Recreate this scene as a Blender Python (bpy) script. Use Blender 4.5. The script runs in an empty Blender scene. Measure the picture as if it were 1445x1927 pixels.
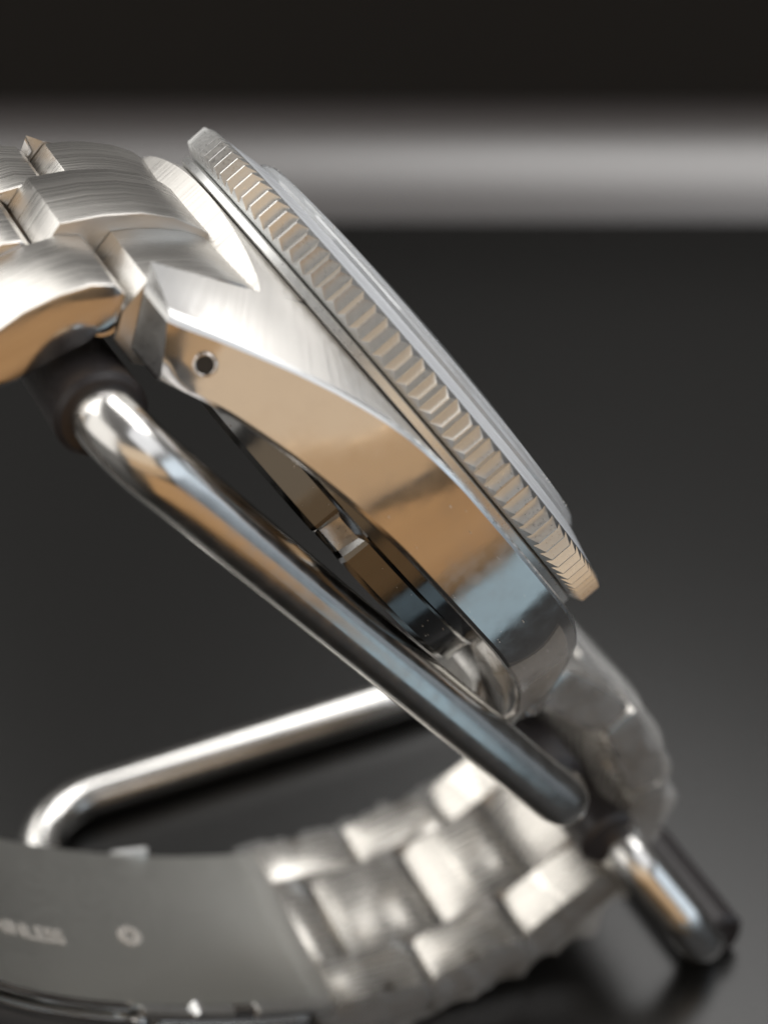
import bpy, bmesh, math, random
from mathutils import Vector, Matrix, noise
random.seed(7)
S = 0.1                      # 1 Blender unit = 1 cm; shapes below are given in mm
sc = bpy.context.scene
C = sc.collection

# ------------------------------------------------------------------ camera
H = 11.7                     # camera height above the desk mat, cm
PITCH = math.radians(35.7)
cam_d = bpy.data.cameras.new('camera')
cam = bpy.data.objects.new('camera', cam_d); C.objects.link(cam)
cam.location = (0, 0, H)
cam.rotation_euler = (math.pi/2 - PITCH, 0, 0)
cam_d.sensor_fit = 'VERTICAL'; cam_d.sensor_height = 36; cam_d.sensor_width = 36
cam_d.lens = 36*3300/1927
cam_d.clip_start = 0.1; cam_d.clip_end = 2000
cam_d.dof.use_dof = True
cam_d.dof.focus_distance = 10.6
cam_d.dof.aperture_fstop = 0.245
cam_d.dof.aperture_blades = 0
sc.camera = cam

# ------------------------------------------------------------------ light
world = bpy.data.worlds.new('World'); sc.world = world; world.use_nodes = True
bg = world.node_tree.nodes['Background']
bg.inputs[0].default_value = (1.0, 0.96, 0.92, 1); bg.inputs[1].default_value = 0.12

def area(name, loc, target, size, power, col, sy=None):
    l = bpy.data.lights.new(name, 'AREA'); l.energy = power; l.color = col
    l.shape = 'RECTANGLE'; l.size = size; l.size_y = sy or size
    o = bpy.data.objects.new(name, l); C.objects.link(o); o.location = loc
    o.rotation_euler = (Vector(target)-Vector(loc)).to_track_quat('-Z', 'Y').to_euler()
    return o
FOC = (0.3, 9.0, 5.0)
area('window_lamp', (-46, 38, 50), FOC, 62, 22000, (1.0, 0.98, 0.94), 54)
area('sky_lamp', (30, 52, 92), FOC, 84, 56000, (1.0, 0.985, 0.965), 56)
area('right_lamp', (34, -8, 56), FOC, 64, 8000, (0.94, 0.96, 1.0), 44)
area('side_window_lamp', (72, -10, 18), FOC, 64, 7000, (0.74, 0.87, 1.0), 35)
area('room_lamp', (-52, -20, 36), FOC, 60, 11000, (1.0, 0.97, 0.92))
area('warm_wall_standin', (4, -42, 29), FOC, 66, 3100, (1.0, 0.75, 0.49), 24)  # added area light, stands in for a warm wall mirrored in the steel
area('amber_room_standin', (12, -43, 9.5), FOC, 70, 1600, (1.0, 0.60, 0.25), 17)  # added low orange light for the deeper amber reflection, no actual lamp
sc.view_settings.view_transform = 'Standard'; sc.view_settings.look = 'None'
sc.view_settings.gamma = 1; sc.view_settings.exposure = 0

# ------------------------------------------------------------------ materials
def mat(name, base, rough=0.4, metal=0.0, spec=0.5):
    m = bpy.data.materials.new(name); m.use_nodes = True
    b = m.node_tree.nodes['Principled BSDF']
    b.inputs['Base Color'].default_value = (*base, 1); b.inputs['Roughness'].default_value = rough
    b.inputs['Metallic'].default_value = metal; b.inputs['Specular IOR Level'].default_value = spec
    return m, m.node_tree, b

def add_grain(nt, b, scale, amount, strength, r0, r1, detail=4.0, coord='Object'):
    n, l = nt.nodes, nt.links
    tc = n.new('ShaderNodeTexCoord'); mp = n.new('ShaderNodeMapping'); mp.inputs['Scale'].default_value = scale
    no = n.new('ShaderNodeTexNoise'); no.inputs['Scale'].default_value = 1.0; no.inputs['Detail'].default_value = detail
    l.new(tc.outputs[coord], mp.inputs[0]); l.new(mp.outputs[0], no.inputs[0])
    bu = n.new('ShaderNodeBump'); bu.inputs['Strength'].default_value = strength; bu.inputs['Distance'].default_value = amount
    l.new(no.outputs[0], bu.inputs['Height']); l.new(bu.outputs[0], b.inputs['Normal'])
    mr = n.new('ShaderNodeMapRange'); mr.inputs[1].default_value = .3; mr.inputs[2].default_value = .7
    mr.inputs[3].default_value = r0; mr.inputs[4].default_value = r1
    l.new(no.outputs[0], mr.inputs[0]); l.new(mr.outputs[0], b.inputs['Roughness'])

STEEL = (0.71, 0.69, 0.66)
m_brush_u, nt, b = mat('steel_brushed_lengthwise', STEEL, .34, 1); add_grain(nt, b, (.4, 85, .4), .003, .28, .22, .40, 3.0)
n, l = nt.nodes, nt.links
tg = n.new('ShaderNodeTangent'); tg.direction_type = 'RADIAL'; tg.axis = 'Y'; l.new(tg.outputs[0], b.inputs['Tangent'])
b.inputs['Anisotropic'].default_value = .75; b.inputs['Anisotropic Rotation'].default_value = .0
m_case, nt, b = mat('steel_brushed_case', STEEL, .45, 1); add_grain(nt, b, (38, 1.2, .6), .003, .22, .38, .54, 3.0)
m_brush_y, nt, b = mat('steel_brushed_crosswise', STEEL, .34, 1); add_grain(nt, b, (.5, 34, .5), .005, .35, .28, .5, 3.0)
m_flank, nt, b = mat('steel_polished_flank', (0.72, 0.69, 0.66), .14, 1); add_grain(nt, b, (9, 9, 9), .0015, .10, .09, .20, 6)
m_back, nt, b = mat('steel_case_back_darkened', (0.15, 0.149, 0.147), .12, 1); add_grain(nt, b, (14, 14, 14), .0015, .10, .08, .16, 6)  # steel colour darkened to stand in for a dark reflection
m_inner, nt, b = mat('steel_link_inner', (0.68, 0.65, 0.605), .24, 1); add_grain(nt, b, (.8, 34, .8), .003, .15, .20, .32, 3)
m_polish, nt, b = mat('steel_polished', (0.72, 0.69, 0.66), .06, 1); add_grain(nt, b, (14, 14, 14), .0015, .10, .035, .10, 6)
m_satin, nt, b = mat('steel_satin', (0.82, 0.825, 0.82), .32, 1); add_grain(nt, b, (60, 60, 60), .002, .12, .26, .40)
m_chrome, nt, b = mat('chrome_wire', (0.82, 0.805, 0.78), .22, 1); add_grain(nt, b, (7, 7, 7), .002, .06, .16, .27, 5)
m_rubber, nt, b = mat('black_rubber', (0.028, 0.024, 0.025), .42, 0, .5); add_grain(nt, b, (40, 40, 40), .002, .2, .36, .5)
m_mat, nt, b = mat('desk_mat_black', (0.008, 0.0078, 0.0074), .28, 0, .5); add_grain(nt, b, (60, 60, 60), .002, .15, .24, .31)
m_dark, nt, b = mat('dark_recess', (0.02, 0.018, 0.016), .5)
m_engr, nt, b = mat('engraving', (0.80, 0.75, 0.69), .6, .0)
m_insert, nt, b = mat('bezel_film', (0.80, 0.82, 0.85), .3, 0); add_grain(nt, b, (3, 60, 20), .002, .2, .15, .3)
m_clasp, nt, b = mat('clasp_satin', (0.80, 0.80, 0.76), .42, 1); add_grain(nt, b, (4, 60, 60), .003, .25, .32, .46)

def film_mat(name, alpha, tint, rough):
    m = bpy.data.materials.new(name); m.use_nodes = True; nt = m.node_tree; n, l = nt.nodes, nt.links
    b = n['Principled BSDF']; b.inputs['Base Color'].default_value = (*tint, 1); b.inputs['Roughness'].default_value = rough
    b.inputs['Specular IOR Level'].default_value = .8
    t = n.new('ShaderNodeBsdfTransparent'); mx = n.new('ShaderNodeMixShader')
    lw = n.new('ShaderNodeLayerWeight'); lw.inputs[0].default_value = .35
    mr = n.new('ShaderNodeMapRange'); mr.inputs[3].default_value = alpha; mr.inputs[4].default_value = alpha+.3
    l.new(lw.outputs['Facing'], mr.inputs[0]); l.new(mr.outputs[0], mx.inputs[0])
    l.new(t.outputs[0], mx.inputs[1]); l.new(b.outputs[0], mx.inputs[2]); l.new(mx.outputs[0], n['Material Output'].inputs[0])
    return m
m_film = film_mat('clear_film', .05, (.75, .75, .72), .16)
m_wrap = film_mat('crumpled_wrap', .11, (.80, .80, .79), .07)

m_crystal, nt, b = mat('sapphire_crystal', (0.93, 0.95, 0.97), .04)
b.inputs['Transmission Weight'].default_value = 0.5; b.inputs['IOR'].default_value = 1.6
m_dial, nt, b = mat('white_dial', (0.75, 0.76, 0.78), .4)

# wood and sill
m_wood, nt, b = mat('oiled_wood', (0.50, 0.27, 0.10), .45)
n, l = nt.nodes, nt.links
tc = n.new('ShaderNodeTexCoord'); mp = n.new('ShaderNodeMapping'); mp.inputs['Scale'].default_value = (.05, .8, .8)
no = n.new('ShaderNodeTexNoise'); no.inputs['Scale'].default_value = 1; no.inputs['Detail'].default_value = 6
cr = n.new('ShaderNodeValToRGB'); cr.color_ramp.elements[0].color = (.34, .18, .07, 1); cr.color_ramp.elements[1].color = (.58, .35, .16, 1)
l.new(tc.outputs['Object'], mp.inputs[0]); l.new(mp.outputs[0], no.inputs[0]); l.new(no.outputs[0], cr.inputs[0]); l.new(cr.outputs[0], b.inputs['Base Color'])
m_sill, nt, b = mat('dark_padded_ledge', (0.055, 0.047, 0.045), .42, 0, 1.0)
b.inputs['IOR'].default_value = 1.75
m_board, nt, b = mat('dark_backboard', (0.010, 0.008, 0.006), .7)

# ------------------------------------------------------------------ mesh helpers (mm in, cm out)
def make(name, verts, faces, m, parent=None, ang=35, smooth=True, mats=None):
    me = bpy.data.meshes.new(name)
    me.from_pydata([tuple(c*S for c in v) for v in verts], [], faces)
    bm = bmesh.new(); bm.from_mesh(me)
    bmesh.ops.remove_doubles(bm, verts=bm.verts, dist=1e-5)
    bmesh.ops.recalc_face_normals(bm, faces=bm.faces)
    bm.to_mesh(me); bm.free()
    return link(name, me, m, parent, ang, smooth)

def link(name, me, m, parent=None, ang=35, smooth=True):
    if m:
        for k in (m if isinstance(m, (list, tuple)) else [m]): me.materials.append(k)
    if smooth:
        me.polygons.foreach_set('use_smooth', [True]*len(me.polygons))
        me.set_sharp_from_angle(angle=math.radians(ang))
    o = bpy.data.objects.new(name, me); C.objects.link(o)
    if parent: o.parent = parent
    return o

def lathe(name, prof, m, parent, n=240, rf=None, ang=35, closed=False):
    V, F = [], []
    k = len(prof)
    for i in range(n):
        a = 2*math.pi*i/n
        for j, (r, z) in enumerate(prof):
            if rf: r, z = rf(a, j, r, z)
            V.append((r*math.cos(a), r*math.sin(a), z))
    for i in range(n):
        i2 = (i+1) % n
        for j in range(k if closed else k-1):
            j2 = (j+1) % k
            F.append((i*k+j, i2*k+j, i2*k+j2, i*k+j2))
    return make(name, V, F, m, parent, ang)

def prism(name, prof, y0, y1, m, parent, bevel=.18, ang=40, seg=2, tf=None):
    """closed (a, b) profile extruded along y, edges bevelled; tf maps (a, y, b) to local mm"""
    me = bpy.data.meshes.new(name); bm = bmesh.new()
    A = [bm.verts.new((a*S, y0*S, b*S)) for a, b in prof]
    f = bm.faces.new(A)
    ext = bmesh.ops.extrude_face_region(bm, geom=[f])
    bmesh.ops.translate(bm, vec=(0, (y1-y0)*S, 0), verts=[g for g in ext['geom'] if isinstance(g, bmesh.types.BMVert)])
    bmesh.ops.recalc_face_normals(bm, faces=bm.faces)
    if bevel:
        cap = [e for e in bm.edges if len(e.link_faces) == 2 and e.calc_face_angle(0) > math.radians(45)]
        bmesh.ops.bevel(bm, geom=cap, offset=bevel*S, segments=seg, affect='EDGES', profile=.6, clamp_overlap=True)
    if tf:
        for v in bm.verts: v.co = Vector(tf(*(c/S for c in v.co)))*S
        bmesh.ops.recalc_face_normals(bm, faces=bm.faces)
    if isinstance(m, (list, tuple)):
        for f in bm.faces:
            if abs(f.normal.y) > .9: f.material_index = 1
    bm.to_mesh(me); bm.free()
    return link(name, me, m, parent, ang)

def tube(name, pts, r, m, parent, n=28, caps=True, rf=None):
    """round tube through points (mm)"""
    P = [Vector(p) for p in pts]; V, F = [], []
    t0 = (P[1]-P[0]).normalized()
    ref = t0.orthogonal().normalized()
    for i, p in enumerate(P):
        t = (P[min(i+1, len(P)-1)]-P[max(i-1, 0)]).normalized()
        ref = (ref - t*ref.dot(t)).normalized(); bi = t.cross(ref)
        rr = r if rf is None else r*rf(i/(len(P)-1))
        for k in range(n):
            a = 2*math.pi*k/n
            V.append(tuple(p + ref*(rr*math.cos(a)) + bi*(rr*math.sin(a))))
    for i in range(len(P)-1):
        for k in range(n):
            k2 = (k+1) % n
            F.append((i*n+k, i*n+k2, (i+1)*n+k2, (i+1)*n+k))
    if caps:
        F.append(tuple(range(n))); F.append(tuple(range((len(P)-1)*n, len(P)*n)))
    return make(name, V, F, m, parent, 50)

def bend_path(corners, rad0, step=8):
    """polyline with rounded corners"""
    P = [Vector(c) for c in corners]; out = [P[0]]
    for i in range(1, len(P)-1):
        if isinstance(rad0, list): rad = rad0[i-1]
        else: rad = rad0
        a = (P[i-1]-P[i]).normalized(); b_ = (P[i+1]-P[i]).normalized()
        ang = a.angle(b_); d = rad/math.tan(ang/2)
        d = min(d, (P[i-1]-P[i]).length*.49, (P[i+1]-P[i]).length*.49)
        s, e = P[i]+a*d, P[i]+b_*d
        rr = d*math.tan(ang/2)
        cen = P[i] + (a+b_).normalized()*(rr/math.sin(ang/2))
        v0, v1 = s-cen, e-cen
        R_ = v0.length; w0 = v0.normalized(); sweep = v0.angle(v1); w1 = (v1 - w0*v1.dot(w0)).normalized()
        for k in range(step+1):
            q = sweep*k/step; out.append(cen + (w0*math.cos(q) + w1*math.sin(q))*R_)
    out.append(P[-1])
    res = []                       # subdivide long runs
    for i in range(len(out)-1):
        m_ = max(1, int((out[i+1]-out[i]).length/2.0))
        for k in range(m_): res.append(out[i].lerp(out[i+1], k/m_))
    res.append(out[-1])
    return res

def interp(x, tab):
    x = abs(x)
    for (a, fa), (b_, fb) in zip(tab, tab[1:]):
        if x <= b_:
            t = (x-a)/(b_-a); return fa+(fb-fa)*t
    return tab[-1][1]
def smooth_interp(x, tab):
    return sum(interp(abs(x)+d, tab)*w for d, w in ((-1.2, .25), (0, .5), (1.2, .25)))

def empty(name, label, cat, M=None):
    o = bpy.data.objects.new(name, None); C.objects.link(o)
    if M: o.matrix_world = M
    o.empty_display_size = .5
    o['label'] = label; o['category'] = cat
    return o

# ------------------------------------------------------------------ watch frame: u = 12 to 6 o'clock, y = 9 to 3, z = dial normal
sp, cp = math.sin(PITCH), math.cos(PITCH)
def cam2world(v): return Vector((v[0], -sp*v[1]+cp*v[2], -cp*v[1]-sp*v[2]))
ax_u = cam2world((.4959, .5439, .6770)); ax_y = cam2world((-.4244, -.5284, .7353)); ax_z = cam2world((.7576, -.6519, -.0312))
org = cam2world((1.426, -10.351, 117.775))*S + Vector((0, 0, H))
Mw = Matrix((ax_u, ax_y, ax_z)).transposed().to_4x4(); Mw.translation = org
watch = empty('wristwatch', 'steel wristwatch with coin edge bezel hung tilted over the chrome wire stand', 'watch', Mw)
UP = Vector((0, 0, 1)); hx = ax_y.cross(UP).normalized()
CU, SU = hx.dot(ax_u), -UP.dot(ax_u)
def hv(h, v): return (CU*h - SU*v, SU*h + CU*v)          # horizontal / vertical in the bracelet plane -> (u, z)
def hvp(h, y, v): a, b_ = hv(h, v); return (a, y, b_)

# ---- bezel with 120 teeth
NT = 120
V, F = [], []
def ring(a, prof):
    for r, z in prof: V.append((r*math.cos(a), r*math.sin(a), z))
RIDGE = [(18.7, -2.15), (19.1, -2.12), (20.0, -1.66), (20.0, -.28), (19.45, .04), (18.9, .10)]
VALLEY = [(18.7, -2.15), (19.1, -2.12), (19.40, -1.98), (19.40, .03), (19.34, .06), (18.9, .10)]
K = 6
OFF = -1.5684
for i in range(NT):
    a = OFF + 2*math.pi*i/NT; d = 2*math.pi/NT
    j = random.uniform(-.02, .02)*d
    ring(a-.035*d+j, RIDGE); ring(a+.035*d+j, RIDGE)
    ring(a+.485*d, VALLEY); ring(a+.515*d, VALLEY)
n4 = NT*4
for i in range(n4):
    i2 = (i+1) % n4
    for j in range(K-1): F.append((i*K+j, i2*K+j, i2*K+j+1, i*K+j+1))
bezel = make('bezel', V, F, m_satin, watch, 12)
lathe('bezel_insert', [(18.95, .05), (18.7, .16), (17.6, .42), (16.4, .72), (16.2, .60), (16.2, -.6)], m_insert, bezel, 180)
lathe('bezel_seat', [(18.2, -1.9), (18.75, -2.18), (19.25, -2.3), (19.32, -2.36), (19.32, -2.78), (19.2, -2.86), (18.6, -2.95)], m_satin, watch, 200, ang=30)

# ---- crystal and dial
prof = [(15.2, -.9), (15.75, -.6), (15.8, .30), (15.72, .36), (15.72, .62), (15.8, .68), (15.8, .98), (15.70, 1.14), (15.50, 1.16), (15.46, 1.30), (15.25, 1.44), (15.0, 1.50)]
for k in range(1, 13):
    r = 15.0*(1-k/12); prof.append((r, 1.50+.75*(1-(r/15.0)**2)))
prof += [(0, .3), (14.8, -.4)]
lathe('crystal', prof, m_crystal, watch, 160, ang=25, closed=True)
lathe('dial', [(0, -1.2), (15.6, -1.2), (16.2, -.9), (16.25, -2.4), (0, -2.6)], m_dial, watch, 120)

# ---- case
OUT = [(0, 20.6), (4, 20.45), (8, 19.9), (10, 19.25), (12.4, 18.2), (15, 16.75), (17.3, 15.3), (20, 13.6), (22, 12.5), (23.6, 11.8)]
ZT = [(0, -2.75), (7, -2.78), (10, -3.05), (12.4, -3.6), (15, -4.6), (17.3, -5.8), (20, -7.2), (22, -8.3), (23.6, -9.2)]
ZI = [(0, -2.95), (14.5, -2.95), (16.16, -2.97), (18.55, -4.45), (21, -6.25), (22.8, -7.8), (24, -8.6)]
ZB = [(0, -8.0), (6, -8.02), (10, -8.35), (14, -9.1), (17.3, -10.1), (20, -11.1), (22, -11.7), (23.6, -12)]
us = sorted(set([-22.8+45.6*i/88 for i in range(89)]))
V, F, FM = [], [], []
SL = {-1: 1.9, 1: 2.2}
def quad_grid(rows, mi):
    base = len(V); w = len(rows[0])
    for r in rows: V.extend(r)
    for i in range(len(rows)-1):
        for j in range(w-1):
            F.append((base+i*w+j, base+(i+1)*w+j, base+(i+1)*w+j+1, base+i*w+j+1)); FM.append(mi)
for s in (-1, 1):
    top, cha, flank, bot, inner = [], [], [], [], []
    tips = {}
    for u_ in us:
        yo = smooth_interp(u_, OUT); zt = smooth_interp(u_, ZT); zb = smooth_interp(u_, ZB)
        au = abs(u_); sg = 1 if u_ > 0 else -1
        yi = max(10.0, math.sqrt(max(0, 19.0**2-u_*u_))); zi = interp(u_, ZI) - (.0 if s < 0 else 1.3*tipf)
        tipf = max(0, (au-17)/5.8)
        lean = 2.8 if s < 0 else 1.0
        def sh(f): return u_ - sg*lean*f*tipf**1.5
        cw = .30 + .35*min(1, tipf+.2)                       # chamfer width
        top.append([(u_+sg*SL[s]*tipf**2*(1-k/4), s*(yi+(yo-cw-yi)*k/4), zi+(zt-zi)*(k/4)) for k in range(5)])
        cha.append([(u_, s*(yo-cw), zt), (sh(.05), s*(yo-cw*.25), zt-cw*.32), (sh(.08), s*yo, zt-cw*.8)])
        fl = []
        zt2 = zt-cw*.8
        for k in range(9):
            f = k/8; bulge = .12*math.sin(math.pi*f)
            fl.append((sh(.08+.84*f), s*(yo+bulge*.5), zt2+(zb+.35-zt2)*f))
        fl += [(sh(.96), s*(yo-.12), zb+.12), (sh(1), s*(yo-.4), zb)]
        flank.append(fl)
        ybi = max(10.0, math.sqrt(max(0, 17.2**2-u_*u_)))
        bot.append([(sh(1), s*(yo-.4), zb), (sh(1), s*ybi, zb)])
        if au >= 16.5:
            inner.append((u_, [(sh(f)+sg*SL[s]*tipf**2*(1-.3*f), s*10.0, zi+(zb-zi)*f) for f in (0, .25, .5, .75, 1)]))
    quad_grid(top, 0); quad_grid(cha, 3); quad_grid(flank, 1); quad_grid(bot, 1)
    for sgn in (-1, 1):
        rows = [r for q, r in inner if q*sgn > 0]; quad_grid(rows, 1)
    for end in (0, -1):                                     # lug end faces
        loop = [top[end][k] for k in range(5)] + cha[end][1:] + flank[end][1:]
        inn = [r for q, r in inner if abs(q-us[end]) < 1e-6][0]
        m_ = len(loop)
        innr = []
        for k in range(m_):
            z = loop[k][2]
            f = (inn[0][2]-z)/(inn[0][2]-inn[-1][2]); f = min(1, max(0, f))
            innr.append((us[end]+(1 if us[end] > 0 else -1)*(SL[s]*(1-.3*f)-lean*f), s*10.0, inn[0][2]+(inn[-1][2]-inn[0][2])*f))
        quad_grid([loop, innr], 3)
for sg in (-1, 1):                                          # between the lugs: crescent wall
    patch, wall = [], []
    for k in range(33):
        y_ = -10+20*k/32; q = max(0, 1-(y_/10)**2)
        uT, zT = 18.55+1.05*q, -4.45+1.45*q**.75
        uc = math.sqrt(19**2-y_*y_)
        patch.append([(sg*(uc+(uT-uc)*f), y_, -2.95+(zT+2.95)*f) for f in (0, .5, 1)])
        wall.append([(sg*uT, y_, zT), (sg*(uT-.05), y_, -6.5), (sg*(uT-.4), y_, -9.5)])
    quad_grid(patch, 0); quad_grid(wall, 2)
me = bpy.data.meshes.new('case'); me.from_pydata([tuple(c*S for c in v) for v in V], [], F)
for p, mi in zip(me.polygons, FM): p.material_index = mi
bm = bmesh.new(); bm.from_mesh(me); bmesh.ops.remove_doubles(bm, verts=bm.verts, dist=2e-4)
bmesh.ops.recalc_face_normals(bm, faces=bm.faces); bm.to_mesh(me); bm.free()
case = link('case', me, [m_case, m_flank, m_brush_y, m_satin], watch, 14)

# lug holes: raised rims, hole shade painted as a flat dark disc, on the 9 o'clock flank (one at each lug)
def cup(name, u_, z_, r, parent):
    yo = smooth_interp(u_, OUT)
    d = .5
    slope = (smooth_interp(u_+d, OUT)-smooth_interp(u_-d, OUT))/(2*d)
    n_ = Vector((-slope, -1, 0)).normalized()
    t1 = Vector((0, 0, 1)); t2 = n_.cross(t1); c = Vector((u_, -yo, z_)) + n_*.06
    V, F = [], []; k = 24
    rings = [(r*1.22, -.03), (r*1.12, .035), (r*1.0, .03), (r*.93, -.02), (r*.90, -.05)]
    for rr, dd in rings:
        for i in range(k):
            a = 2*math.pi*i/k; V.append(tuple(c+t1*(rr*math.cos(a))+t2*(rr*math.sin(a))+n_*dd))
    for j in range(len(rings)-1):
        for i in range(k): F.append((j*k+i, j*k+(i+1) % k, (j+1)*k+(i+1) % k, (j+1)*k+i))
    rim = make(name, V, F, m_polish, parent, 60)
    V = [tuple(c+t1*(r*.93*math.cos(2*math.pi*i/k))+t2*(r*.93*math.sin(2*math.pi*i/k))-n_*.03) for i in range(k)]
    make('hole_shade', V, [tuple(range(k))], m_dark, rim, smooth=False)  # flat disc coloured dark in place of the shade inside the hole
cup('lug_hole', -19.9, -9.25, .55, case)
cup('lug_hole', 19.9, -9.25, .55, case)

# ---- case back with wrench notches
NB = 360
def cb(a, j, r, z):
    d = (math.degrees(a)-249 + 60) % 120 - 60              # notch every 60 degrees
    if j in (4, 5, 6):
        e = max(0, min(1, (4.4-abs(d))/1.6))
        r -= .8*e*(1 if j > 4 else .35)
        if j == 4: z -= .25*e
    return r, z
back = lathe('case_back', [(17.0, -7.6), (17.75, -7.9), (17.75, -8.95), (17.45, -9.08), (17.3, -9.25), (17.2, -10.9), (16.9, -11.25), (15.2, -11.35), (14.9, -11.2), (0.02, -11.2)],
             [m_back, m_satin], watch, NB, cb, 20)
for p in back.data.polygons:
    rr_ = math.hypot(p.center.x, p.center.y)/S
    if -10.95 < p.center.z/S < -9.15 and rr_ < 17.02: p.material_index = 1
lathe('back_gasket_ring', [(17.2, -7.3), (18.4, -7.4), (18.5, -7.9), (17.4, -8.0)], m_dark, watch, 120)

# ---- end links
def raise_(prof, d): return [(a, b_+d) for a, b_ in prof]
side_top = [(-18.5, -4.55), (-19.6, -4.85), (-20.8, -5.5), (-22.0, -6.45), (-23.0, -7.45), (-23.9, -8.6)]
side_prof = side_top + [(-23.4, -10.8), (-22.4, -12.2), (-20.4, -12.4), (-18.4, -11.0)]
mid_top = [(-18.9, -4.35), (-20.2, -4.65), (-21.8, -5.35), (-23.4, -6.6), (-24.9, -8.3), (-26.3, -10.4)]
mid_prof = mid_top + [(-25.7, -12.4), (-24.2, -13.2), (-20, -12), (-18.7, -11)]
def end_link(sg):
    for (y0, y1, pr) in ((-9.9, -3.43, side_prof), (-3.37, 3.37, mid_prof), (3.43, 9.9, side_prof)):
        p = [(sg*-a, b_) for a, b_ in pr]
        prism('end_link_center' if y0 == -3.37 else 'end_link_side', p, y0, y1, m_brush_u, watch, .16, 28)
end_link(-1); end_link(1)

# hinge tubes with dark bores beside the lug
def hollow(name, u_, z_, ro, ri, y0, y1):
    o = None
    V, F = [], []; k = 32
    prof = [(ri, y1), (ri, y0), (ro-.12, y0-.02), (ro, y0+.12), (ro, y1)]
    for i in range(k):
        a = 2*math.pi*i/k
        for r, y_ in prof: V.append((u_+r*math.cos(a), y_, z_+r*math.sin(a)))
    n_ = len(prof)
    for i in range(k):
        for j in range(n_-1): F.append((i*n_+j, ((i+1) % k)*n_+j, ((i+1) % k)*n_+j+1, i*n_+j+1))
    o = make(name, V, F, m_polish, watch, 40)
    tube('spring_bar', [(u_+.1, y0+.5, z_-.1), (u_+.1, y1, z_-.1)], ri*.62, m_satin, o, 20)
for sg in (-1, 1):
    hollow('hinge_tube', sg*21.4, -11.2, 1.0, .75, -9.7, 9.7)
    hollow('hinge_tube', sg*23.7, -11.8, 1.2, .9, -9.6, 9.6)

# ---- bracelet
def link_piece(name, prof_hv, y0, y1, m=m_brush_u):
    return prism(name, [hv(*q) for q in prof_hv], y0, y1, [m, m_flank], watch, .28, 30)
first = [(-21.5, 14.7), (-22.1, 15.45), (-23.4, 15.75), (-25.2, 15.55), (-27.2, 15.0), (-29.4, 13.9), (-30.6, 12.9), (-30.7, 11.6),
         (-29.6, 10.6), (-28.0, 10.9), (-26, 11.7), (-24, 12.3), (-22.2, 13.2)]
link_piece('outer_link', first, -10.0, -3.45); link_piece('outer_link', first, 3.45, 10.0)
# the loop path behind the watch, from the first link round to the lower lug (inner face), horizontal / vertical mm
path = [(-25.5, 12.9), (-32, 10.2), (-38, 5.2), (-42, -1.5), (-44.2, -9), (-44.2, -17), (-42, -25), (-38, -32.5), (-32.5, -38.8), (-26, -43.6),
        (-19, -47.6), (-12, -50.6), (-6, -52.3), (0, -52.6), (6, -51.7), (11, -49.7), (14.4, -46.9), (15.9, -42.4), (15.4, -37.4), (13.2, -32.6), (9.8, -28.6), (6.2, -25.6)]
dense = []
for i in range(len(path)-1):                                 # Catmull-Rom
    p0, p1, p2, p3 = (path[max(i-1, 0)], path[i], path[i+1], path[min(i+2, len(path)-1)])
    for k in range(12):
        t = k/12
        dense.append(tuple(.5*((2*p1[c])+(-p0[c]+p2[c])*t+(2*p0[c]-5*p1[c]+4*p2[c]-p3[c])*t*t+(-p0[c]+3*p1[c]-3*p2[c]+p3[c])*t**3) for c in (0, 1)))
dense.append(path[-1])
cum = [0]
for a, b_ in zip(dense, dense[1:]): cum.append(cum[-1]+math.hypot(b_[0]-a[0], b_[1]-a[1]))
LEN = cum[-1]
def at(s):
    s = max(0, min(LEN-1e-6, s)); i = 0
    lo, hi = 0, len(cum)-1
    while hi-lo > 1:
        md = (lo+hi)//2
        if cum[md] <= s: lo = md
        else: hi = md
    f = (s-cum[lo])/(cum[hi]-cum[lo]); a, b_ = dense[lo], dense[hi]
    p = (a[0]+(b_[0]-a[0])*f, a[1]+(b_[1]-a[1])*f)
    i0, i1 = max(0, lo-3), min(len(dense)-1, hi+3)
    t = (dense[i1][0]-dense[i0][0], dense[i1][1]-dense[i0][1]); L = math.hypot(*t); t = (t[0]/L, t[1]/L)
    return p, t                                              # outward normal is (t[1], -t[0]) turned away from the loop centre
def arc_of(h, v): return min(zip(cum, dense), key=lambda q: (q[1][0]-h)**2+(q[1][1]-v)**2)[0]
def on_path(s, d):
    (px, pv), (tx, tv) = at(s); nx, nv = tv, -tx             # path runs counter-clockwise seen from the 9 o'clock side
    if nx*(px+14)+nv*(pv+20) < 0: nx, nv = -nx, -nv
    return px+nx*d, pv+nv*d
def path_link(name, s0, s1, y0, y1, th=3.0, d0=0.0, m=m_brush_u, bev=.3, bul=.2):
    k = 8; pr = []
    e = .45
    for i in range(k+1): pr.append(on_path(s0+(s1-s0)*i/k if 0 < i < k else (s0+e*.6 if i == 0 else s1-e*.6), d0+th))
    pr.append(on_path(s1, d0+th-.7)); pr.append(on_path(s1, d0+.7))
    for i in range(k, -1, -1): pr.append(on_path(s0+(s1-s0)*i/k if 0 < i < k else (s0+e*.6 if i == 0 else s1-e*.6), d0-bul*math.sin(math.pi*i/k)**.8))
    pr.append(on_path(s0, d0+.7)); pr.append(on_path(s0, d0+th-.7))
    return prism(name, [hv(*q) for q in pr], y0, y1, [m, m_flank], watch, bev, 30)
sC0, sC1 = arc_of(-40, -29), arc_of(-11, -51.2)             # the clasp fills this stretch
PIT = 8.5
s = 2.0; i = 0
link_piece('center_link', [(-24.7, 14.9), (-25.3, 15.7), (-26.4, 15.75), (-28.4, 15.1), (-30.6, 14.0), (-32.6, 12.6), (-33.4, 11.4), (-32.0, 9.6), (-29.5, 10.8), (-27, 11.9), (-25.2, 13.0)], -3.37, 3.37)
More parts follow.
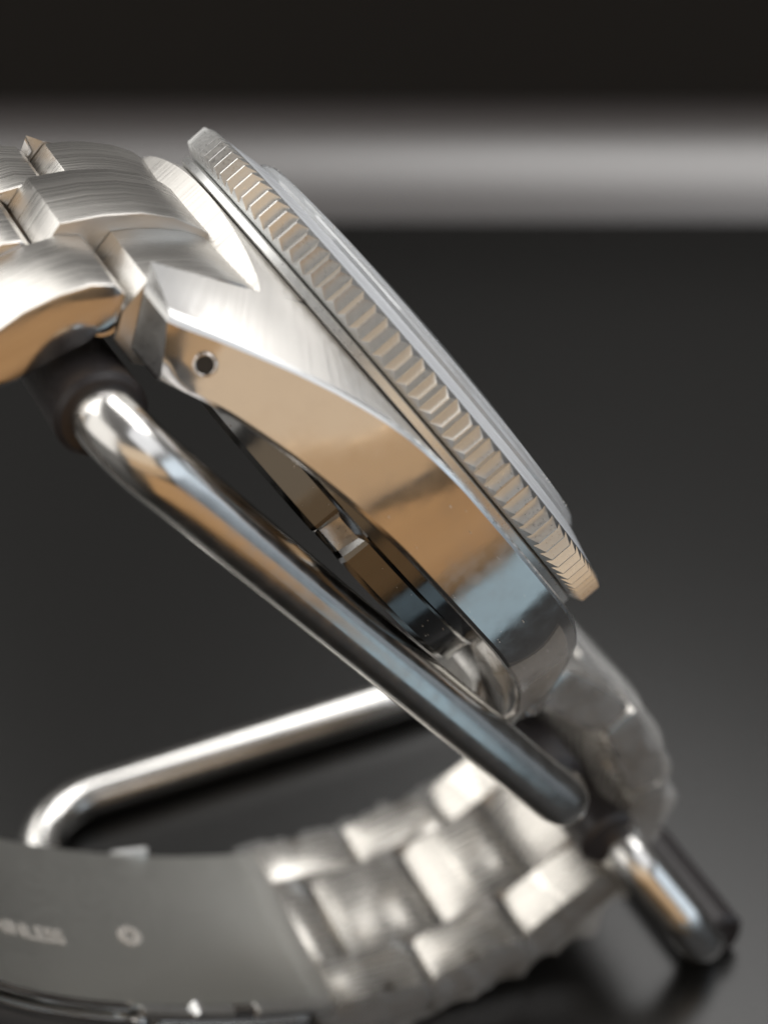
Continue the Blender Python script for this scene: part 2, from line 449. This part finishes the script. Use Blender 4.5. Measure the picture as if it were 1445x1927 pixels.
s = arc_of(-31.0, 10.7)
while s+PIT < sC0:
    w = 9.9-.5*s/sC0
    path_link('outer_link', s, s+PIT-.35, -w, -3.45); path_link('outer_link', s, s+PIT-.35, 3.45, w)
    path_link('center_link', s+PIT*.5, min(s+PIT*1.5, sC0)-.35, -3.37, 3.37, d0=-.25)
    s += PIT
s = sC1+1.0
while s+4 < LEN:
    e = min(s+PIT-.22, LEN)
    path_link('outer_link', s, e, -9.2, -4.65, d0=.1, m=m_inner, bev=.22, bul=.55); path_link('outer_link', s, e, 4.65, 9.2, d0=.1, m=m_inner, bev=.22, bul=.55)
    path_link('center_link', s+PIT*.40, min(e+PIT*.36, LEN), -4.55, 4.55, d0=.25, m=m_inner, bev=.22, bul=.75)
    path_link('center_link', s-.35, s+PIT*.38, -4.55, 4.55, d0=.55, th=2, m=m_inner, bev=.22, bul=.45)
    s += PIT

# clasp: inner blade, outer cover, hinge pins
def strip(name, s0, s1, y0, y1, d0, th, m, n_=26, bev=.2):
    pr = [on_path(s0+(s1-s0)*i/n_, d0+th) for i in range(n_+1)] + [on_path(s1-(s1-s0)*i/n_, d0) for i in range(n_+1)]
    return prism(name, [hv(*q) for q in pr], y0, y1, m, watch, bev, 30)
blade = strip('clasp_blade', sC0, sC1+1.2, -8.2, 8.6, 0, .8, m_clasp)
cover = strip('clasp_cover', sC0-2, sC1-1, -9.4, 9.4, 1.1, 2.2, m_polish)
strip('clasp_side_rail', arc_of(-24, -45), sC1-.5, -9.2, -8.5, -.25, 1.2, m_polish)
strip('clasp_side_rail', sC0, arc_of(-26, -43.6), -9.0, -8.4, -.2, .55, m_polish)
strip('clasp_side_rail', sC0, arc_of(-25, -44), -9.8, -9.2, .5, .6, m_polish)
strip('clasp_edge', arc_of(-16.9, -48.7), sC1+.6, -9.5, -8.3, -.35, .8, m_satin)
strip('clasp_edge', arc_of(-25.5, -43.9), arc_of(-18.4, -48), -9.5, -8.5, -.3, .8, m_satin)
a = on_path(arc_of(-21.5, -46.6), -.4); tube('clasp_pin', [hvp(a[0], -9.9, a[1]), hvp(a[0], -8.6, a[1])], .5, m_satin, watch, 16)
a = on_path(arc_of(-20.5, -46.8), .1)
tube('clasp_hinge', [hvp(a[0]-1.2, 8.9, a[1]+.2), hvp(a[0]+1.6, 8.9, a[1]-.6)], .75, m_satin, watch, 16, rf=lambda t: .6+.4*math.sin(math.pi*t))
# engraved word and round mark on the blade
def on_blade(ob, s_c, y_c):
    a = on_path(s_c, -.02); (_, t) = at(s_c)
    nx = Vector((*[0],)) if False else None
    q = on_path(s_c, -1.02); inn = Vector(hvp(q[0], 0, q[1])) - Vector(hvp(a[0], 0, a[1]))
    tt = Vector(hvp(t[0], 0, t[1])).normalized(); zz = inn.normalized(); yy = zz.cross(tt)
    M = Matrix((tt, yy, zz)).transposed().to_4x4(); M.translation = Vector(hvp(a[0], y_c, a[1]))*S
    ob.matrix_local = M
fc = bpy.data.curves.new('engraved_word', 'FONT'); fc.body = 'STAINLESS'; fc.size = 2.3*S; fc.align_x = 'RIGHT'; fc.align_y = 'CENTER'
fc.extrude = .02*S; fc.offset = .004
tmp = bpy.data.objects.new('tmp', fc); C.objects.link(tmp)
dg = bpy.context.evaluated_depsgraph_get(); me = bpy.data.meshes.new_from_object(tmp.evaluated_get(dg)); bpy.data.objects.remove(tmp)
s_w = arc_of(-28.6, -42.2)
for v in me.vertices:
    x, y_, z = v.co.x/S, v.co.y/S, v.co.z/S
    q = on_path(s_w-.7+x*.78, -.03-z); v.co = Vector(hvp(q[0], y_*.9-2.1, q[1]))*S
word = link('engraved_word', me, m_engr, blade, smooth=False)
V, F = [], []; k = 24
for rr, zz in ((.45, .0), (.5, .10), (.95, .10), (1.0, 0)):
    for i in range(k): V.append((rr*math.cos(2*math.pi*i/k), rr*math.sin(2*math.pi*i/k), zz))
for j in range(3):
    for i in range(k): F.append((j*k+i, j*k+(i+1) % k, (j+1)*k+(i+1) % k, (j+1)*k+i))
mark = make('engraved_mark', V, F, m_engr, blade); on_blade(mark, arc_of(-23.7, -45.1), -1.1)

# ------------------------------------------------------------------ display stand
def w2(u_, y_, z_): return Mw @ (Vector((u_, y_, z_))*S)
stand = empty('watch_stand', 'bent chrome wire display stand with black rubber sleeves carrying the watch', 'display stand', Matrix.Translation(Vector((org.x, org.y, 0))))
def st(p): return tuple((Vector(p)-stand.location)/S)        # world cm -> stand mm
def stw(u_, y_, z_): return st(w2(u_, y_, z_))

def sth(h, y, v): return st(Mw @ (Vector(hvp(h, y, v))*S))
TV = -54.6                                                   # wire centre when it lies on the mat
p_top, p_mid, p_leg, p_base = (-24.3, 9.6), (6.2, -31.0), (13.6, -42.8), (23.2, TV)
YN, YA, YR = -15.6, 14.5, 24.4
wire = [sth(p_top[0]+.9, YA, p_top[1]-4.4), sth(p_top[0], YN, p_top[1]), sth(p_mid[0], YN, p_mid[1]), sth(p_mid[0], YA, p_mid[1]),
        sth(13.4, YA, -42.4), sth(15.6, -10.6, -45.2), sth(18.4, -14.1, -49.8), sth(21.2, -14.3, TV), sth(p_base[0], -11, TV), sth(p_base[0], YR, TV), sth(-26.1, YR, TV), sth(-26.1, -6, TV)]
tube('wire_frame', bend_path(wire, [3.2, 2.8, 3.0, 3.0, 3.4, 2.6, 2.4, 5.0, 5.0, 6.5], 10), 1.9, m_chrome, stand, 40)
def sleeve(h, v, y0, y1, r, sh=0., sv=0.):
    V, F = [], []; k = 40; prof = [(.01, y0), (r-.35, y0+.06), (r, y0+.4), (r, y1-.25), (r-.25, y1), (.01, y1)]
    for i in range(k):
        a = 2*math.pi*i/k
        for rr, y_ in prof: V.append(sth(h+sh*(y_-y0)+rr*math.cos(a), y_, v+sv*(y_-y0)+rr*math.sin(a)))
    for i in range(k):
        for j in range(5): F.append((i*6+j, ((i+1) % k)*6+j, ((i+1) % k)*6+j+1, i*6+j+1))
    return make('rubber_sleeve', V, F, m_rubber, stand, 40)
sleeve(p_top[0]+.06, p_top[1]-.45, -12.6, 12.0, 2.65, .03, -.146); sleeve(*p_mid, -12.9, 11.0, 2.5); sleeve(13.9, -43.1, -9.8, 11.0, 2.55); sleeve(p_base[0]-.5, TV, -14.3, 20.0, 2.45)

# ------------------------------------------------------------------ clear films
def film(name, rows, m, label, cat, amp=.25, sc_=.25, seed=0., ys=1.):
    V, F = [], []; w = len(rows[0])
    for r in rows:
        for p in r:
            q = Vector(p); q0 = q; q = Vector((q.x, q.y*ys, q.z)); d = noise.noise_vector(q*sc_ + Vector((seed, 0, 0)))*amp + noise.noise_vector(q*sc_*2.7 + Vector((0, seed, 0)))*amp*.45
            V.append(tuple(q0+d))
    for i in range(len(rows)-1):
        for j in range(w-1): F.append((i*w+j, (i+1)*w+j, (i+1)*w+j+1, i*w+j+1))
    o = make(name, V, F, m, None, 180)
    o.matrix_world = Mw
    o['label'] = label; o['category'] = cat
    return o
s0, s1 = sC1-.5, LEN-.2
fr = random.Random(11)
FOLDS = [(s0+2.0+i*3.1+fr.uniform(-.9, .9), fr.uniform(.5, 1.1), fr.uniform(0, 6)) for i in range(12)]
rows = []
for i in range(170):
    s_ = s0+(s1-s0)*i/169; r = []
    e = .25+.35*math.sin(i*.355)**2
    for k in range(57):
        t = 2*math.pi*k/56; cx, sx = math.cos(t), math.sin(t)
        y_ = 10.1*math.copysign(abs(cx)**.35, cx); d = 1.6+(1.9+e)*math.copysign(abs(sx)**.45, sx)
        for fs, am, ph in FOLDS: d += math.copysign(am, sx)*math.exp(-((s_-fs-1.1*math.sin(y_*.33+ph))/.55)**2)*(.55+.45*math.sin(y_*.5+ph*2))
        q = on_path(s_, d); r.append(hvp(q[0], y_, q[1]))
    rows.append(r)
film('plastic_wrap', rows, m_wrap, 'crumpled clear plastic wrapped round the lower bracelet links', 'plastic wrap', .75, .36, 3.1, .16)
# thin film left on the polished flank, its loose end curling off the lower lug
rows = []
for i in range(60):
    t = i/59; r = []
    for k in range(13):
        f = k/12; u_ = 7.0+1.6*math.sin(2.2*f+.4)+(22.0-7.0)*t*(.93+.07*math.sin(5*f)); yo = smooth_interp(u_, OUT)
        zb = smooth_interp(u_, ZB); zt = max(smooth_interp(u_, ZT)-1.0, -8.6); tipf = max(0, (u_-17)/5.8)
        r.append((u_-2.5*(1-f)*tipf**1.5, -(yo+.14), zb+.1+(zt-zb-.1)*f))
    rows.append(r)
m_haze = film_mat('hazy_film', .11, (.74, .74, .72), .3)
film('protective_film', rows, m_haze, 'thin hazy protective film stuck to the polished case side beside the lower lug', 'protective film', .05, .6, 1.3)
rows = []
flap = [Vector(p) for p in ((11.6, -14.7, -7.9), (12.6, -15.9, -8.3), (15.0, -15.2, -8.5), (17.0, -14.4, -9.1), (19.0, -13.6, -10.1), (20.4, -13.0, -11.2))]
for i in range(41):
    t = i/40*(len(flap)-1); a = min(int(t), len(flap)-2); c = flap[a].lerp(flap[a+1], t-a); r = []
    wd = .5+1.0*math.sin(math.pi*min(1, i/40*.75+.2))
    for k in range(11):
        f = k/10-.5
        r.append(tuple(c + Vector((.85*f*wd, -.45*math.sin(math.pi*(k/10)), 1.25*f*wd))))
    rows.append(r)
m_flap = film_mat('cloudy_film', .32, (.78, .78, .74), .18)
film('film_flap', rows, m_flap, 'loose cloudy strip of film curling beside the lower lug', 'film strip', .10, .5, 5.)

# dust on the case side, the rod and the crystal edge
V, F = [], []
rnd = random.Random(4)
def speck(p, r, stretch):
    b_ = len(V); d = Vector((rnd.uniform(-1, 1), rnd.uniform(-1, 1), rnd.uniform(-1, 1))).normalized()
    e1 = d.orthogonal().normalized(); e2 = d.cross(e1); p = Vector(p)
    for q in (d*stretch, -d*stretch, e1, -e1, e2, -e2): V.append(tuple(p+q*r))
    for f in ((0, 2, 4), (0, 4, 3), (0, 3, 5), (0, 5, 2), (1, 4, 2), (1, 3, 4), (1, 5, 3), (1, 2, 5)): F.append(tuple(b_+k for k in f))
for k in range(20):
    u_ = rnd.uniform(-12, 15); yo = smooth_interp(u_, OUT); zb, zt = smooth_interp(u_, ZB), smooth_interp(u_, ZT)
    f = rnd.random()**1.8; speck((u_, -yo-.12, zb+.3+(zt-zb-1.2)*f), rnd.uniform(.018, .04), rnd.uniform(1, 3))
for k in range(22):
    a = math.radians(227+rnd.uniform(-70, 80)); speck((15.6*math.cos(a), 15.6*math.sin(a), 1.38), rnd.uniform(.02, .04), rnd.uniform(1, 4))
for k in range(16):
    a = math.radians(227+rnd.uniform(-10, 60)); speck((17.3*math.cos(a), 17.3*math.sin(a), rnd.uniform(-10.8, -9.4)), rnd.uniform(.02, .045), 1.5)
m_dust, nt, b = mat('pale_dust', (.75, .72, .68), .8)
dust = make('dust_specks', V, F, m_dust, None, smooth=False); dust.matrix_world = Mw; dust['kind'] = 'stuff'

# ------------------------------------------------------------------ surfaces
def slab(name, x0, x1, y0, y1, z0, z1, m, bev=.05):
    me = bpy.data.meshes.new(name); bm = bmesh.new()
    bmesh.ops.create_cube(bm, size=1)
    for v in bm.verts: v.co = Vector(((x0+x1)/2+v.co.x*(x1-x0), (y0+y1)/2+v.co.y*(y1-y0), (z0+z1)/2+v.co.z*(z1-z0)))
    bmesh.ops.bevel(bm, geom=list(bm.edges), offset=bev, segments=3, affect='EDGES')
    bm.to_mesh(me); bm.free()
    return link(name, me, m, None, 40)
slab('desk_mat', -34, 80, -40, 23.8, -.3, 0, m_mat, .14)['kind'] = 'structure'
m_cloth, nt, b = mat('blue_cloth', (0.36, 0.50, 0.60), .85); add_grain(nt, b, (30, 30, 30), .01, .4, .8, .9)
V, F = [], []
NX, NY = 30, 12
for i in range(NX+1):
    for j in range(NY+1):
        x, y_ = 3.4+11*i/NX, 3.75+2.7*j/NY
        z = .10+.12*abs(noise.noise(Vector((x*.5, y_*.6, 2.))))
        V.append((x/S, y_/S, z/S))
for i in range(NX):
    for j in range(NY): F.append((i*(NY+1)+j, (i+1)*(NY+1)+j, (i+1)*(NY+1)+j+1, i*(NY+1)+j+1))
cl = make('reflection_cloth', V, F, m_cloth, None, 60)  # unseen prop, added so the polished steel reflects a blue patch
md = cl.modifiers.new('thickness', 'SOLIDIFY'); md.thickness = .06
cl['label'] = 'pale blue cloth added unseen on the black mat for its reflection in the steel'; cl['category'] = 'cloth'
me = bpy.data.meshes.new('reflection_board'); bm = bmesh.new()
def rr(x0, x1, y0, y1, r): return [(cx+r*math.cos(math.radians(a+d)), cy+r*math.sin(math.radians(a+d))) for cx, cy, a in ((x1-r, y1-r, 0), (x0+r, y1-r, 90), (x0+r, y0+r, 180), (x1-r, y0+r, 270)) for d in range(0, 91, 15)]
f = bm.faces.new([bm.verts.new((x, y_, .02)) for x, y_ in rr(-1.5, 11.5, -30, 3.5, 1.6)])
e = bmesh.ops.extrude_face_region(bm, geom=[f]); bmesh.ops.translate(bm, vec=(0, 0, .9), verts=[g for g in e['geom'] if isinstance(g, bmesh.types.BMVert)])
bmesh.ops.recalc_face_normals(bm, faces=bm.faces); bm.to_mesh(me); bm.free()
brd = link('reflection_board', me, m_wood, None, 40); brd['label'] = 'oiled wooden board added unseen on the black mat for its reflection in the steel'; brd['category'] = 'wooden board'  # out-of-view board, added for the amber patch reflected in the flank
V, F = [], []
prof = [(23.85, -3.2), (23.87, -1.2)] + [(26.5-2.6*math.cos(a), -1.4+1.9*math.sin(a)) for a in [math.radians(10+8*k) for k in range(11)]] + [(27.15, .47)]
n_ = len(prof)
for i, x in enumerate((-60, -20, 20, 70)): V.extend((x/S, y_/S, z/S) for y_, z in prof)
for i in range(3):
    for j in range(n_-1): F.append((i*n_+j, i*n_+j+1, (i+1)*n_+j+1, (i+1)*n_+j))
make('padded_ledge', V, F, m_sill, None, 60)['kind'] = 'structure'
slab('backboard', -60, 70, 27.2, 28.6, -3.3, 3.0, m_board)['kind'] = 'structure'
